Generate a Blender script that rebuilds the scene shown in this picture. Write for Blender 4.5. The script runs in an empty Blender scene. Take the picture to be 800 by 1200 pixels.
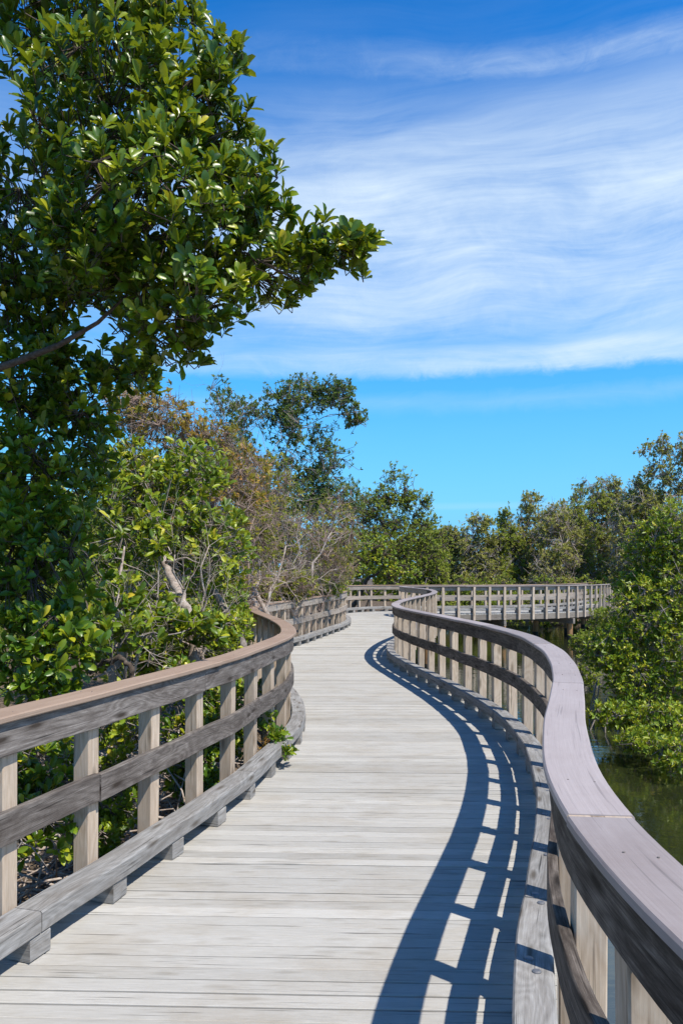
import bpy, math, random
import numpy as np
from mathutils import Vector, Matrix

R = random.Random(7)
rng = np.random.default_rng(11)
S = bpy.context.scene
COL = S.collection
F, HZ, EYE = 900.0, 673.0, 1.65          # focal length in photo pixels, horizon row, eye height


def at(px, py, d):
    return np.array([(px - 400) * d / F, d, EYE - (py - HZ) * d / F])


# ------------------------------------------------------------------ objects
def tag(o, label=None, cat=None, group=None, kind=None):
    if label: o['label'] = label
    if cat: o['category'] = cat
    if group: o['group'] = group
    if kind: o['kind'] = kind
    return o


def empty(name, loc, label, cat, group=None):
    o = bpy.data.objects.new(name, None)
    o.empty_display_size = 0.2
    COL.objects.link(o)
    o.location = loc
    return tag(o, label, cat, group)


def link(name, me, parent=None, loc=(0, 0, 0), rz=0.0):
    o = bpy.data.objects.new(name, me)
    COL.objects.link(o)
    o.location = loc
    o.rotation_euler = (0, 0, rz)
    if parent is not None: o.parent = parent
    return o


class MB:
    """collects polygons (with uv per loop and tint per vertex) for one mesh"""
    def __init__(s):
        s.v = []; s.f = []; s.uv = []; s.t = []; s.mi = []
        s.n = 0

    def add(s, verts, faces, uvs=None, tint=0.5, mi=0):
        b = s.n
        s.v.extend([tuple(map(float, p)) for p in verts]); s.n += len(verts)
        s.t.extend([tint] * len(verts))
        for k, f in enumerate(faces):
            s.f.append([b + i for i in f]); s.mi.append(mi)
            if uvs is not None: s.uv.extend(uvs[k])
            else: s.uv.extend([(0, 0)] * len(f))

    def box(s, c, size, rz=0.0, uvo=(0, 0), tint=0.5, ch=0.0, grain=2, mi=0):
        """box with chamfered edges along the grain axis (0 x, 1 y, 2 z)"""
        hx, hy, hz = [q / 2 for q in size]
        ax = [0, 1, 2]; ax.remove(grain)
        h = (hx, hy, hz)
        a, b, L = h[ax[0]], h[ax[1]], h[grain]
        cs = [(-a + ch, -b), (a - ch, -b), (a, -b + ch), (a, b - ch), (a - ch, b), (-a + ch, b), (-a, b - ch), (-a, -b + ch)] if ch > 0 else [(-a, -b), (a, -b), (a, b), (-a, b)]
        if grain == 1: cs = cs[::-1]
        n = len(cs)
        V = []
        for e in (-L, L):
            for p in cs:
                q = [0, 0, 0]; q[ax[0]] = p[0]; q[ax[1]] = p[1]; q[grain] = e
                V.append(q)
        per = [0]
        for i in range(n):
            p, q = cs[i], cs[(i + 1) % n]
            per.append(per[-1] + math.hypot(p[0] - q[0], p[1] - q[1]))
        fs, us = [], []
        for i in range(n):
            j = (i + 1) % n
            fs.append([i, j, n + j, n + i])
            us.append([(uvo[0] - L, uvo[1] + per[i]), (uvo[0] - L, uvo[1] + per[i + 1]), (uvo[0] + L, uvo[1] + per[i + 1]), (uvo[0] + L, uvo[1] + per[i])])
        fs.append(list(range(n))[::-1]); us.append([(uvo[0] + cs[i][0], uvo[1] + cs[i][1]) for i in range(n)][::-1])
        fs.append([n + i for i in range(n)]); us.append([(uvo[0] + cs[i][0], uvo[1] + cs[i][1]) for i in range(n)])
        c_, s_ = math.cos(rz), math.sin(rz)
        V = [(c[0] + c_ * x - s_ * y, c[1] + s_ * x + c_ * y, c[2] + z) for x, y, z in V]
        s.add(V, fs, us, tint, mi)

    def tube(s, pts, rad, sides=8, tint=0.5, mi=0, caps=True):
        pts = [np.array(p, float) for p in pts]
        n = len(pts)
        V, fs, us = [], [], []
        ref = None; ln = 0
        for i in range(n):
            t = pts[min(i + 1, n - 1)] - pts[max(i - 1, 0)]
            t = t / (np.linalg.norm(t) + 1e-9)
            if ref is None:
                ref = np.cross(t, [0.31, 0.17, 0.93])
                if np.linalg.norm(ref) < 1e-3: ref = np.cross(t, [1, 0, 0])
            ref = ref - t * ref.dot(t); ref = ref / (np.linalg.norm(ref) + 1e-9)
            b = np.cross(t, ref)
            for k in range(sides):
                a = 2 * math.pi * k / sides
                V.append(pts[i] + rad[i] * (math.cos(a) * ref + math.sin(a) * b))
        for i in range(n - 1):
            L = float(np.linalg.norm(pts[i + 1] - pts[i]))
            for k in range(sides):
                k2 = (k + 1) % sides
                fs.append([i * sides + k, i * sides + k2, (i + 1) * sides + k2, (i + 1) * sides + k])
                c = 2 * math.pi * max(rad[i], .01) / sides
                us.append([(ln, k * c), (ln, (k + 1) * c), (ln + L, (k + 1) * c), (ln + L, k * c)])
            ln += L
        if caps:
            for base, fl in ((0, True), ((n - 1) * sides, False)):
                f = [base + k for k in range(sides)]
                if fl: f = f[::-1]
                fs.append(f); us.append([(0.01 * math.cos(k), 0.01 * math.sin(k)) for k in range(sides)])
        s.add(V, fs, us, tint, mi)

    def mesh(s, name, mats, smooth=False):
        me = bpy.data.meshes.new(name)
        me.from_pydata(s.v, [], s.f)
        uv = me.uv_layers.new(name='grain')
        uv.data.foreach_set('uv', np.array(s.uv, 'f').ravel())
        at_ = me.attributes.new('tint', 'FLOAT', 'POINT')
        at_.data.foreach_set('value', np.array(s.t, 'f'))
        for m in (mats if isinstance(mats, (list, tuple)) else [mats]): me.materials.append(m)
        me.polygons.foreach_set('material_index', np.array(s.mi, 'i'))
        me.polygons.foreach_set('use_smooth', np.full(len(s.f), smooth))
        me.update()
        return me


# ------------------------------------------------------------------ materials
def newmat(name):
    m = bpy.data.materials.new(name); m.use_nodes = True
    nt = m.node_tree
    p = nt.nodes['Principled BSDF']
    return m, nt, p


def nd(nt, t, **kw):
    n = nt.nodes.new(t)
    for k, v in kw.items():
        if k.startswith('i_'): n.inputs[int(k[2:])].default_value = v
        elif k.startswith('n_'): n.inputs[k[2:].replace('_', ' ')].default_value = v
        else: setattr(n, k, v)
    return n


def math_(nt, op, a, b=None, clamp=False):
    n = nt.nodes.new('ShaderNodeMath'); n.operation = op; n.use_clamp = clamp
    for i, x in enumerate((a, b)):
        if x is None: continue
        if isinstance(x, (int, float)): n.inputs[i].default_value = x
        else: nt.links.new(x, n.inputs[i])
    return n.outputs[0]


def ramp(nt, fac, stops, interp='LINEAR'):
    n = nt.nodes.new('ShaderNodeValToRGB'); n.color_ramp.interpolation = interp
    e = n.color_ramp.elements
    while len(e) < len(stops): e.new(0.5)
    for q, (p, c) in zip(e, stops):
        q.position = p; q.color = (*c, 1) if len(c) == 3 else c
    nt.links.new(fac, n.inputs[0])
    return n.outputs[0]


def mix(nt, fac, a, b, mode='MIX'):
    n = nt.nodes.new('ShaderNodeMix'); n.data_type = 'RGBA'; n.blend_type = mode
    for s, x in ((n.inputs[0], fac), (n.inputs[6], a), (n.inputs[7], b)):
        if isinstance(x, (int, float)): s.default_value = x
        elif isinstance(x, tuple): s.default_value = (*x, 1)
        else: nt.links.new(x, s)
    return n.outputs[2]


def wood(name, cols, blotch, fine=110.0, along=2.0, bump=0.3, rough=0.8, rings=0.5, tintamt=0.25, spec=0.25, blot=.5, knots=.6, stains=None, checks=.75, wf=.45):
    """weathered timber: grain runs along U; cols dark..light, blotch = stain colour"""
    m, nt, p = newmat(name)
    L = nt.links.new
    uv = nd(nt, 'ShaderNodeUVMap', uv_map='grain')
    oi = nd(nt, 'ShaderNodeObjectInfo')
    off = nd(nt, 'ShaderNodeCombineXYZ'); L(math_(nt, 'MULTIPLY', oi.outputs['Random'], 37.0), off.inputs[0]); L(math_(nt, 'MULTIPLY', oi.outputs['Random'], 91.0), off.inputs[1])
    va = nd(nt, 'ShaderNodeVectorMath', operation='ADD'); L(uv.outputs[0], va.inputs[0]); L(off.outputs[0], va.inputs[1])

    def noise(su, sv, det, rgh, dist):
        mp = nd(nt, 'ShaderNodeMapping'); mp.inputs['Scale'].default_value = (su, sv, 1); L(va.outputs[0], mp.inputs[0])
        n = nd(nt, 'ShaderNodeTexNoise', n_Scale=1.0, n_Detail=det, n_Roughness=rgh, n_Distortion=dist); L(mp.outputs[0], n.inputs['Vector'])
        return n.outputs[0]
    nf = noise(along * 1.6, fine, 5.0, .75, .15)          # fibres
    nm = noise(along * .9, fine * .16, 7.0, .7, .9)    # wavy earlywood / latewood
    nb = noise(2.2, 8.0, 9.0, .78, .5)                  # patches of grey, damp and mildew
    # growth rings: iso-lines of a slow noise give cathedral figures
    slow = noise(1.1, 5.0, 2.0, .4, .5)
    ring = math_(nt, 'ABSOLUTE', math_(nt, 'SUBTRACT', math_(nt, 'FRACT', math_(nt, 'MULTIPLY', slow, 17.0)), .5))
    mpk = nd(nt, 'ShaderNodeMapping'); mpk.inputs['Scale'].default_value = (1.5, 6.5, 1); L(va.outputs[0], mpk.inputs[0])
    vk = nd(nt, 'ShaderNodeTexVoronoi', n_Scale=1.0); vk.voronoi_dimensions = '2D'; L(mpk.outputs[0], vk.inputs['Vector'])
    kn = ramp(nt, vk.outputs['Distance'], [(.04, (1, 1, 1)), (.13, (0, 0, 0))])
    g = math_(nt, 'ADD', math_(nt, 'ADD', math_(nt, 'MULTIPLY', nf, wf), math_(nt, 'MULTIPLY', nm, 1 - wf)), math_(nt, 'MULTIPLY', math_(nt, 'SUBTRACT', ring, .25), rings * .3))
    n = len(cols)
    c = ramp(nt, g, [(0.28 + 0.44 * i / max(n - 1, 1), cc) for i, cc in enumerate(cols)])
    bl = ramp(nt, nb, [(0.42, (0, 0, 0)), (0.66, (1, 1, 1))])
    c = mix(nt, math_(nt, 'MULTIPLY', bl, blot), c, blotch)
    ck = noise(1.7, 75.0, 2.0, .5, .25)
    c = mix(nt, math_(nt, 'MULTIPLY', ramp(nt, ck, [(.64, (0, 0, 0)), (.71, (1, 1, 1))]), checks), c, tuple(q * .22 for q in cols[1]))
    dk = tuple(q * .45 for q in blotch)
    c = mix(nt, math_(nt, 'MULTIPLY', kn, knots), c, (dk[0] * 1.1, dk[1], dk[2] * .85))
    tn = nd(nt, 'ShaderNodeAttribute', attribute_name='tint')
    tv = math_(nt, 'ADD', math_(nt, 'MULTIPLY', math_(nt, 'SUBTRACT', tn.outputs['Fac'], 0.5), tintamt * 2), math_(nt, 'ADD', math_(nt, 'MULTIPLY', math_(nt, 'SUBTRACT', oi.outputs['Random'], 0.5), 0.25), 1.0))
    vm = nd(nt, 'ShaderNodeVectorMath', operation='SCALE'); L(c, vm.inputs[0]); L(tv, vm.inputs['Scale'])
    out = vm.outputs[0]
    if stains:
        tc = nd(nt, 'ShaderNodeTexCoord')
        mp = nd(nt, 'ShaderNodeMapping'); mp.inputs['Scale'].default_value = (.9, 1.6, 1); L(tc.outputs['Object'], mp.inputs[0])
        ns = nd(nt, 'ShaderNodeTexNoise', n_Scale=1.5, n_Detail=7.0, n_Roughness=.7); L(mp.outputs[0], ns.inputs['Vector'])
        out = mix(nt, ramp(nt, ns.outputs[0], [(.46, (0, 0, 0)), (.72, (.75,) * 3)]), out, stains, 'MULTIPLY')
    L(out, p.inputs['Base Color'])
    p.inputs['Roughness'].default_value = rough
    p.inputs['Specular IOR Level'].default_value = spec
    bp = nd(nt, 'ShaderNodeBump', n_Strength=bump, n_Distance=0.003); L(math_(nt, 'SUBTRACT', g, math_(nt, 'MULTIPLY', kn, .2)), bp.inputs['Height']); L(bp.outputs[0], p.inputs['Normal'])
    return m


M = {}
M['deck'] = wood('bleached_deck_timber', [(.25, .238, .212), (.395, .382, .352), (.468, .455, .424), (.54, .527, .492)], (.39, .37, .33), 300, 5.0, .5, .85, .2, .17, .22, .4, .3, (.80, .74, .66), .8, .82)
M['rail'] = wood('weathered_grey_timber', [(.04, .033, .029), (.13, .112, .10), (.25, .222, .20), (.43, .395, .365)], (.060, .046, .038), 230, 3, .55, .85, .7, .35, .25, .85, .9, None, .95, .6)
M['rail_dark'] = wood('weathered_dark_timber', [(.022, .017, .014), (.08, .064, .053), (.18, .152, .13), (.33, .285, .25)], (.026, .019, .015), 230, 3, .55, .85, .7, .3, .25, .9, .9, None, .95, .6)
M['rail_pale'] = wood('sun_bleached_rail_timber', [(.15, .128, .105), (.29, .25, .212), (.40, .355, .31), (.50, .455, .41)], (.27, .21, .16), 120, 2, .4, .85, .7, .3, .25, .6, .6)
M['kerb'] = wood('grey_kerb_timber', [(.095, .092, .088), (.235, .23, .222), (.36, .353, .343), (.49, .482, .468)], (.165, .145, .125), 230, 3, .55, .85, .6, .3, .25, .7, .75, None, .9, .5)
M['post'] = wood('sawn_tan_timber', [(.27, .195, .13), (.46, .355, .26), (.57, .465, .36), (.66, .565, .465)], (.35, .29, .23), 200, 2.5, .4, .8, .8, .45, .25, .65, .75, None, .8, .45)
M['cap_r'] = wood('faded_sky_tinted_cap', [(.25, .208, .20), (.325, .28, .272), (.365, .318, .31), (.41, .36, .35)], (.30, .252, .242), 260, 1.4, .35, .6, .25, .25, .22, .6, 0, (.82, .79, .77), .35, .6)  # same faded composite as the left cap; sky reflection is put into its colour
M['cap_l'] = wood('faded_tan_cap', [(.22, .150, .108), (.32, .228, .168), (.375, .275, .208), (.43, .325, .25)], (.26, .18, .135), 220, 1, .3, .7, .15, .25, .25, .45, 0, (.82, .76, .72), .2, .6)
M['pile'] = wood('orange_brown_pile', [(.16, .08, .035), (.36, .20, .09), (.46, .28, .14)], (.12, .07, .04), 60, 1, .4, .8, .3, .3)
M['wetpile'] = wood('dark_wet_pile', [(.012, .012, .012), (.03, .03, .028), (.05, .048, .042)], (.02, .025, .015), 60, 1, .4, .6, .3, .3)
M['beam'] = wood('grey_beam_timber', [(.12, .10, .085), (.27, .235, .20), (.38, .34, .30)], (.20, .165, .13), 80, 1, .4, .85, .4, .3)
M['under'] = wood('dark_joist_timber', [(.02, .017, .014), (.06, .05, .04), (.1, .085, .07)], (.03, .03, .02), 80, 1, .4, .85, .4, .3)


def bark(name, cols):
    m, nt, p = newmat(name); L = nt.links.new
    tc = nd(nt, 'ShaderNodeTexCoord')
    n = nd(nt, 'ShaderNodeTexNoise', n_Scale=9.0, n_Detail=6.0, n_Roughness=.7); L(tc.outputs['Object'], n.inputs['Vector'])
    n2 = nd(nt, 'ShaderNodeTexNoise', n_Scale=60.0, n_Detail=4.0); L(tc.outputs['Object'], n2.inputs['Vector'])
    g = math_(nt, 'ADD', math_(nt, 'MULTIPLY', n.outputs[0], .7), math_(nt, 'MULTIPLY', n2.outputs[0], .3))
    L(ramp(nt, g, [(.34 + .3 * i / (len(cols) - 1), c) for i, c in enumerate(cols)]), p.inputs['Base Color'])
    p.inputs['Roughness'].default_value = .9; p.inputs['Specular IOR Level'].default_value = .15
    bp = nd(nt, 'ShaderNodeBump', n_Strength=.6, n_Distance=.01); L(g, bp.inputs['Height']); L(bp.outputs[0], p.inputs['Normal'])
    return m


M['bark_dark'] = bark('dark_mangrove_bark', [(.03, .022, .016), (.09, .07, .055), (.16, .13, .11)])
M['bark_grey'] = bark('grey_mangrove_bark', [(.10, .085, .075), (.24, .205, .18), (.40, .36, .33)])
M['bark_pale'] = bark('pale_dead_wood', [(.18, .13, .10), (.38, .31, .26), (.56, .50, .45)])
M['bark_red'] = bark('reddish_dead_twig', [(.15, .095, .075), (.31, .225, .185), (.45, .36, .31)])


def leaf(name, stops, back, trans=.28, transcol=(.30, .42, .03), rough=.36, spec=.5):
    m, nt, p = newmat(name); L = nt.links.new
    tn = nd(nt, 'ShaderNodeAttribute', attribute_name='tint')
    c = ramp(nt, tn.outputs['Fac'], stops)
    ge = nd(nt, 'ShaderNodeNewGeometry')
    c2 = mix(nt, math_(nt, 'MULTIPLY', ge.outputs['Backfacing'], .6), c, back)
    L(c2, p.inputs['Base Color'])
    p.inputs['Roughness'].default_value = rough; p.inputs['Specular IOR Level'].default_value = spec
    tr = nd(nt, 'ShaderNodeBsdfTranslucent')
    L(mix(nt, .65, c, transcol), tr.inputs[0])
    ms = nd(nt, 'ShaderNodeMixShader'); ms.inputs[0].default_value = trans
    L(p.outputs[0], ms.inputs[1]); L(tr.outputs[0], ms.inputs[2])
    L(ms.outputs[0], nt.nodes['Material Output'].inputs[0])
    return m


# tint 0..1: dark -> fresh -> (top few per cent) yellow / brown old leaves
M['leaf_near'] = leaf('glossy_mangrove_leaf', [(0, (.022, .066, .006)), (.42, (.075, .155, .008)), (.72, (.20, .275, .012)), (.9, (.38, .40, .02)), (.97, (.64, .52, .03))], (.12, .17, .03), .22, (.50, .58, .02), rough=.34, spec=.5)
M['leaf_fresh'] = leaf('fresh_green_leaf', [(0, (.055, .11, .008)), (.4, (.15, .235, .012)), (.8, (.33, .385, .02)), (.94, (.50, .48, .03)), (.98, (.64, .50, .05))], (.20, .25, .05), .24, (.54, .58, .03), rough=.40, spec=.42)
M['leaf_olive'] = leaf('olive_leaf', [(0, (.10, .125, .014)), (.4, (.20, .225, .022)), (.75, (.31, .31, .04)), (.92, (.40, .29, .07)), (1, (.44, .24, .10))], (.23, .24, .07), .34, (.50, .52, .05), rough=.5, spec=.3)
M['leaf_dry'] = leaf('half_dry_leaf', [(0, (.10, .12, .014)), (.35, (.22, .225, .022)), (.6, (.36, .27, .035)), (.85, (.43, .21, .07)), (1, (.46, .27, .15))], (.26, .20, .07), .34, (.52, .42, .06), rough=.5, spec=.3)
M['leaf_blue'] = leaf('grey_green_leaf', [(0, (.045, .085, .022)), (.5, (.095, .15, .03)), (.85, (.17, .22, .045)), (1, (.32, .28, .07))], (.14, .18, .06), .30, rough=.5, spec=.3)
M['leaf_far'] = leaf('far_mixed_leaf', [(0, (.10, .15, .014)), (.5, (.215, .27, .028)), (.85, (.33, .37, .045)), (1, (.42, .35, .10))], (.25, .29, .07), .36, (.52, .56, .06), rough=.5, spec=.3)
M['leaf_faro'] = leaf('far_olive_leaf', [(0, (.17, .18, .034)), (.5, (.31, .315, .06)), (.85, (.41, .40, .095)), (1, (.48, .35, .15))], (.32, .32, .10), .36, (.54, .54, .12), rough=.5, spec=.3)

# ------------------------------------------------------------------ rails in plan (x, distance)
LP = [(-1.45, -3.0), (-1.66, -1.2), (-1.78, .3), (-1.74, 1.7), (-1.56, 2.75), (-1.47, 3.12), (-1.272, 3.80), (-1.09, 4.42), (-.93, 4.98), (-.787, 5.59), (-.66, 6.35), (-.53, 7.2),
      (-.495, 7.95), (-.56, 8.8), (-.72, 9.8), (-.98, 11.0), (-1.25, 12.1), (-1.47, 13.3), (-1.58, 14.6), (-1.50, 15.8), (-1.25, 17.0), (-.87, 18.4), (-.42, 20.3),
      (0.0, 22.0), (.17, 23.3), (.12, 24.7), (-.10, 26.0), (-.22, 27.3), (-.08, 28.5), (.25, 29.4), (.75, 30.15), (1.3, 30.6), (1.95, 30.85), (3.0, 31.05), (4.5, 31.3), (6.0, 31.6),
      (7.6, 32.3), (9.1, 33.5), (10.5, 35.4), (11.9, 37.8), (13.6, 41.5)]
RP = [(1.05, -3.0), (.80, -1.3), (.66, .2), (.582, 1.1), (.566, 1.55), (.586, 1.95), (.665, 2.44), (.825, 3.07), (.965, 3.53), (1.20, 4.29), (1.415, 5.1), (1.615, 6.1),
      (1.72, 7.0), (1.755, 7.7), (1.70, 8.8), (1.58, 9.9), (1.42, 11.0), (1.24, 12.2), (1.07, 13.4), (.99, 14.6), (1.06, 15.9), (1.25, 17.2), (1.52, 18.4), (2.0, 20.0),
      (2.48, 21.6), (2.73, 23.0), (2.72, 24.4), (2.45, 25.8), (2.18, 26.8), (2.07, 27.5), (2.18, 28.1), (2.6, 28.45), (3.3, 28.62), (4.6, 28.85), (6.2, 29.2), (8.0, 29.85), (9.75, 31.2), (11.3, 33.3), (12.7, 36.0), (14.6, 40.2)]


def zdeck(y):
    t = min(max((y - 16) / 13.0, 0), 1)
    return 0.17 * t * t * (3 - 2 * t)


class Curve:
    def __init__(s, pts, side):
        P = np.array(pts, float); s.side = side
        out = []
        for i in range(len(P) - 1):
            p0 = P[max(i - 1, 0)]; p1 = P[i]; p2 = P[i + 1]; p3 = P[min(i + 2, len(P) - 1)]
            t0 = 0; t1 = t0 + max(np.linalg.norm(p1 - p0), 1e-4) ** .5; t2 = t1 + np.linalg.norm(p2 - p1) ** .5; t3 = t2 + max(np.linalg.norm(p3 - p2), 1e-4) ** .5
            for k in range(24):
                t = t1 + (t2 - t1) * k / 24
                a1 = (t1 - t) / (t1 - t0) * p0 + (t - t0) / (t1 - t0) * p1; a2 = (t2 - t) / (t2 - t1) * p1 + (t - t1) / (t2 - t1) * p2; a3 = (t3 - t) / (t3 - t2) * p2 + (t - t2) / (t3 - t2) * p3
                b1 = (t2 - t) / (t2 - t0) * a1 + (t - t0) / (t2 - t0) * a2; b2 = (t3 - t) / (t3 - t1) * a2 + (t - t1) / (t3 - t1) * a3
                out.append((t2 - t) / (t2 - t1) * b1 + (t - t1) / (t2 - t1) * b2)
        out.append(P[-1])
        Q = np.array(out)
        for _ in range(40):                      # ease out tracing wobble
            Q[1:-1] = .25 * Q[:-2] + .5 * Q[1:-1] + .25 * Q[2:]
        s.Q = Q
        s.s = np.concatenate([[0], np.cumsum(np.linalg.norm(np.diff(Q, axis=0), axis=1))])
        s.len = s.s[-1]

    def p(s, u):
        return np.array([np.interp(u, s.s, s.Q[:, 0]), np.interp(u, s.s, s.Q[:, 1])])

    def tn(s, u):
        t = s.p(min(u + .06, s.len)) - s.p(max(u - .06, 0)); t = t / np.linalg.norm(t)
        n = np.array([t[1], -t[0]]) * s.side       # outward (away from the deck)
        return t, n

    def s_at_y(s, y):
        i = int(np.argmax(s.Q[:, 1] >= y))
        return float(s.s[i])


LC, RC = Curve(LP, -1), Curve(RP, +1)


def sweep(mb, cv, s0, s1, cs, org, uvo, step=.11, wob=0.0, seed=0, tint=.5):
    n = max(2, int(math.ceil((s1 - s0) / step)) + 1)
    k = len(cs)
    per = [0]
    for i in range(k):
        a, b = cs[i], cs[(i + 1) % k]; per.append(per[-1] + math.hypot(a[0] - b[0], a[1] - b[1]))
    V, fs, us = [], [], []
    for i in range(n):
        u = s0 + (s1 - s0) * i / (n - 1)
        p = cv.p(u); t, nn = cv.tn(u); zb = zdeck(p[1])
        w = wob * math.sin(u * 3.1 + seed) + wob * .6 * math.sin(u * 7.3 + seed * 2.1)
        for (o, z) in cs:
            q = p + nn * (o + w)
            V.append((q[0] - org[0], q[1] - org[1], z + zb + w * .6 - org[2]))
    for i in range(n - 1):
        u0 = s0 + (s1 - s0) * i / (n - 1); u1 = s0 + (s1 - s0) * (i + 1) / (n - 1)
        for j in range(k):
            j2 = (j + 1) % k
            q = [i * k + j, i * k + j2, (i + 1) * k + j2, (i + 1) * k + j]
            uq = [(u0 + uvo[0], per[j] + uvo[1]), (u0 + uvo[0], per[j + 1] + uvo[1]), (u1 + uvo[0], per[j + 1] + uvo[1]), (u1 + uvo[0], per[j] + uvo[1])]
            if cv.side > 0: q = q[::-1]; uq = uq[::-1]
            fs.append(q); us.append(uq)
    a = list(range(k)); b = [(n - 1) * k + j for j in range(k)]
    a, b = (a, b[::-1]) if cv.side > 0 else (a[::-1], b)
    for f in (a, b):
        fs.append(f); us.append([(uvo[0] + cs[i % k][0], uvo[1] + cs[i % k][1]) for i in f])
    mb.add(V, fs, us, tint)


def rect(o0, o1, z0, z1, ch=.004):
    return [(o0 + ch, z0), (o1 - ch, z0), (o1, z0 + ch), (o1, z1 - ch), (o1 - ch, z1), (o0 + ch, z1), (o0, z1 - ch), (o0, z0 + ch)]


SP = .61


def build_railing(cv, phase_y, label, capmat, railmat, cap_phase, bolts):
    s_ref = cv.s_at_y(phase_y)
    s_first = s_ref - SP * math.floor(s_ref / SP)
    p0 = cv.p(0.0)
    org = (p0[0], p0[1], 0.0)
    root = empty('railing', org, label, 'railing', 'timber railings of the boardwalk')
    # posts
    variants = []
    for k in range(5):
        mb = MB(); mb.box((0, 0, .3805), (.09, .092, 1.257), uvo=(k * 3.1, k * 1.7), ch=.005)
        variants.append(mb.mesh('post', M['post']))
    bvar = []
    for k in range(4):
        mb = MB(); mb.box((0, 0, .051), (.128, .128, .096), uvo=(k * 2.3, k * 1.1), ch=.004, grain=0)
        bvar.append(mb.mesh('kerb_block', M['kerb']))
    s = s_first
    while s < cv.len - .1:
        p = cv.p(s); t, n = cv.tn(s); ang = math.atan2(t[1], t[0])
        q = p + n * .0855
        o = link('post', R.choice(variants), root, (q[0] - org[0], q[1] - org[1], zdeck(p[1])), ang + R.uniform(-.03, .03) + (math.pi if R.random() < .5 else 0))
        o.rotation_euler[0] = R.uniform(-.012, .012); o.rotation_euler[1] = R.uniform(-.010, .010)
        q = p - n * .052
        link('kerb_block', R.choice(bvar), root, (q[0] - org[0], q[1] - org[1], zdeck(p[1])), ang + R.uniform(-.05, .05))
        s += SP

    def lay(name, cs, mat, shift, spans, gap, wob, step=.11):
        b = s_first - SP * 8 + shift; k = 0
        made = []
        while b < cv.len:
            e = b + SP * spans
            a0, a1 = max(b, 0), min(e, cv.len)
            if a1 - a0 > .25:
                mb = MB(); dz = R.uniform(-.002, .002); do = R.uniform(-.004, .004) if name == 'cap_board' else 0
                sweep(mb, cv, a0 + gap / 2, a1 - gap / 2, [(o + do, z + dz) for o, z in cs], org, (R.uniform(0, 50), R.uniform(0, 50)), step, wob, R.uniform(0, 9), R.uniform(.3, .7))
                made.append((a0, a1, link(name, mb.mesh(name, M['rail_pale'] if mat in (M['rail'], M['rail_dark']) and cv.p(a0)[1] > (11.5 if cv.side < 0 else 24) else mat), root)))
            if name == 'cap_board' and 0 < a1 < cv.len - .5:      # raw saw-cut ends show as a tan line
                mb = MB(); sweep(mb, cv, a1 - .0062, a1 + .0062, rect(-.021, .139, 1.022, 1.0478, .004), org, (k * 2.7, k), .05)
                link('joint_strip', mb.mesh('joint_strip', M['post']), root)
            b = e; k += 1
        return made

    caps = lay('cap_board', rect(-.024, .142, 1.020, 1.050, .006), capmat, cap_phase, 4, .013, .0015)
    lay('upper_rail', rect(0, .038, .872, 1.0185), railmat, SP * 1, 4, .004, .003)
    lay('middle_rail', rect(0, .038, .490, .630), railmat, SP * 3, 4, .004, .004)
    kerbs = lay('kerb_beam', rect(-.122, .024, .100, .195, .008), M['kerb'], SP * 2 + .0, 4, .006, .003)
    # screw heads in the nearer cap boards
    mb = MB(); mb.tube([(0, 0, -.004), (0, 0, .0006)], [.0032, .0032], 8)
    sc_ = mb.mesh('screw', M['screw'])
    s = s_first
    while s < cv.s_at_y(9.0):
        p = cv.p(s); t, n = cv.tn(s)
        for o_ in (.035, .105):
            q = p + n * (o_ + R.uniform(-.006, .006)) + t * R.uniform(-.02, .02)
            for a0, a1, co_ in caps:
                if a0 + .03 <= s < a1 - .03 and p[1] > 1.0:
                    link('screw', sc_, co_, (q[0] - org[0], q[1] - org[1], 1.0503 + zdeck(p[1])), 0)
        s += SP
    # bolt heads on the nearer kerb beams
    if bolts:
        mb = MB()
        mb.tube([(0, 0, -.01), (0, 0, .003), (0, 0, .0055)], [.017, .017, .010], 12)
        bm_ = mb.mesh('bolt', M['bolt'])
        s = s_first
        while s < cv.s_at_y(9.5):
            for kk in (-.045, .045):
                u = s + kk
                p = cv.p(u); t, n = cv.tn(u); q = p - n * (.055 + .015 * (1 if kk > 0 else -1))
                for a0, a1, ko in kerbs:
                    if a0 <= u < a1 and p[1] > 1.2:
                        link('bolt', bm_, ko, (q[0] - org[0], q[1] - org[1], .195 + zdeck(p[1])), 0)
            s += SP
    return root


m, nt, p = newmat('galvanised_bolt'); p.inputs['Base Color'].default_value = (.30, .30, .31, 1); p.inputs['Metallic'].default_value = .8; p.inputs['Roughness'].default_value = .55
M['bolt'] = m
m, nt, p = newmat('rusty_screw'); p.inputs['Base Color'].default_value = (.20, .17, .15, 1); p.inputs['Roughness'].default_value = .7
M['screw'] = m

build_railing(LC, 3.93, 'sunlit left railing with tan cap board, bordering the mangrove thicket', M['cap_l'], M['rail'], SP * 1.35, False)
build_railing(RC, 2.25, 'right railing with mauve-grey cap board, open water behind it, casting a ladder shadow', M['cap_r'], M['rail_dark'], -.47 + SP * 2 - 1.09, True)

# ------------------------------------------------------------------ deck (one mesh of separate planks)
keysL = [LC.s_at_y(y) for y in (-2.99, 1, 3, 6, 9, 12, 15, 18, 21, 23.2, 25.5, 27.0, 28.9, 30.5)]
keysR = [RC.s_at_y(y) for y in (-2.99, .95, 2.93, 5.93, 8.95, 11.95, 14.95, 17.9, 20.85, 23.1, 25.5, 26.9, 27.6, 28.2)]


def near_s(cv, x, y):
    return float(cv.s[np.argmin((cv.Q[:, 0] - x) ** 2 + (cv.Q[:, 1] - y) ** 2)])


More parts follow.
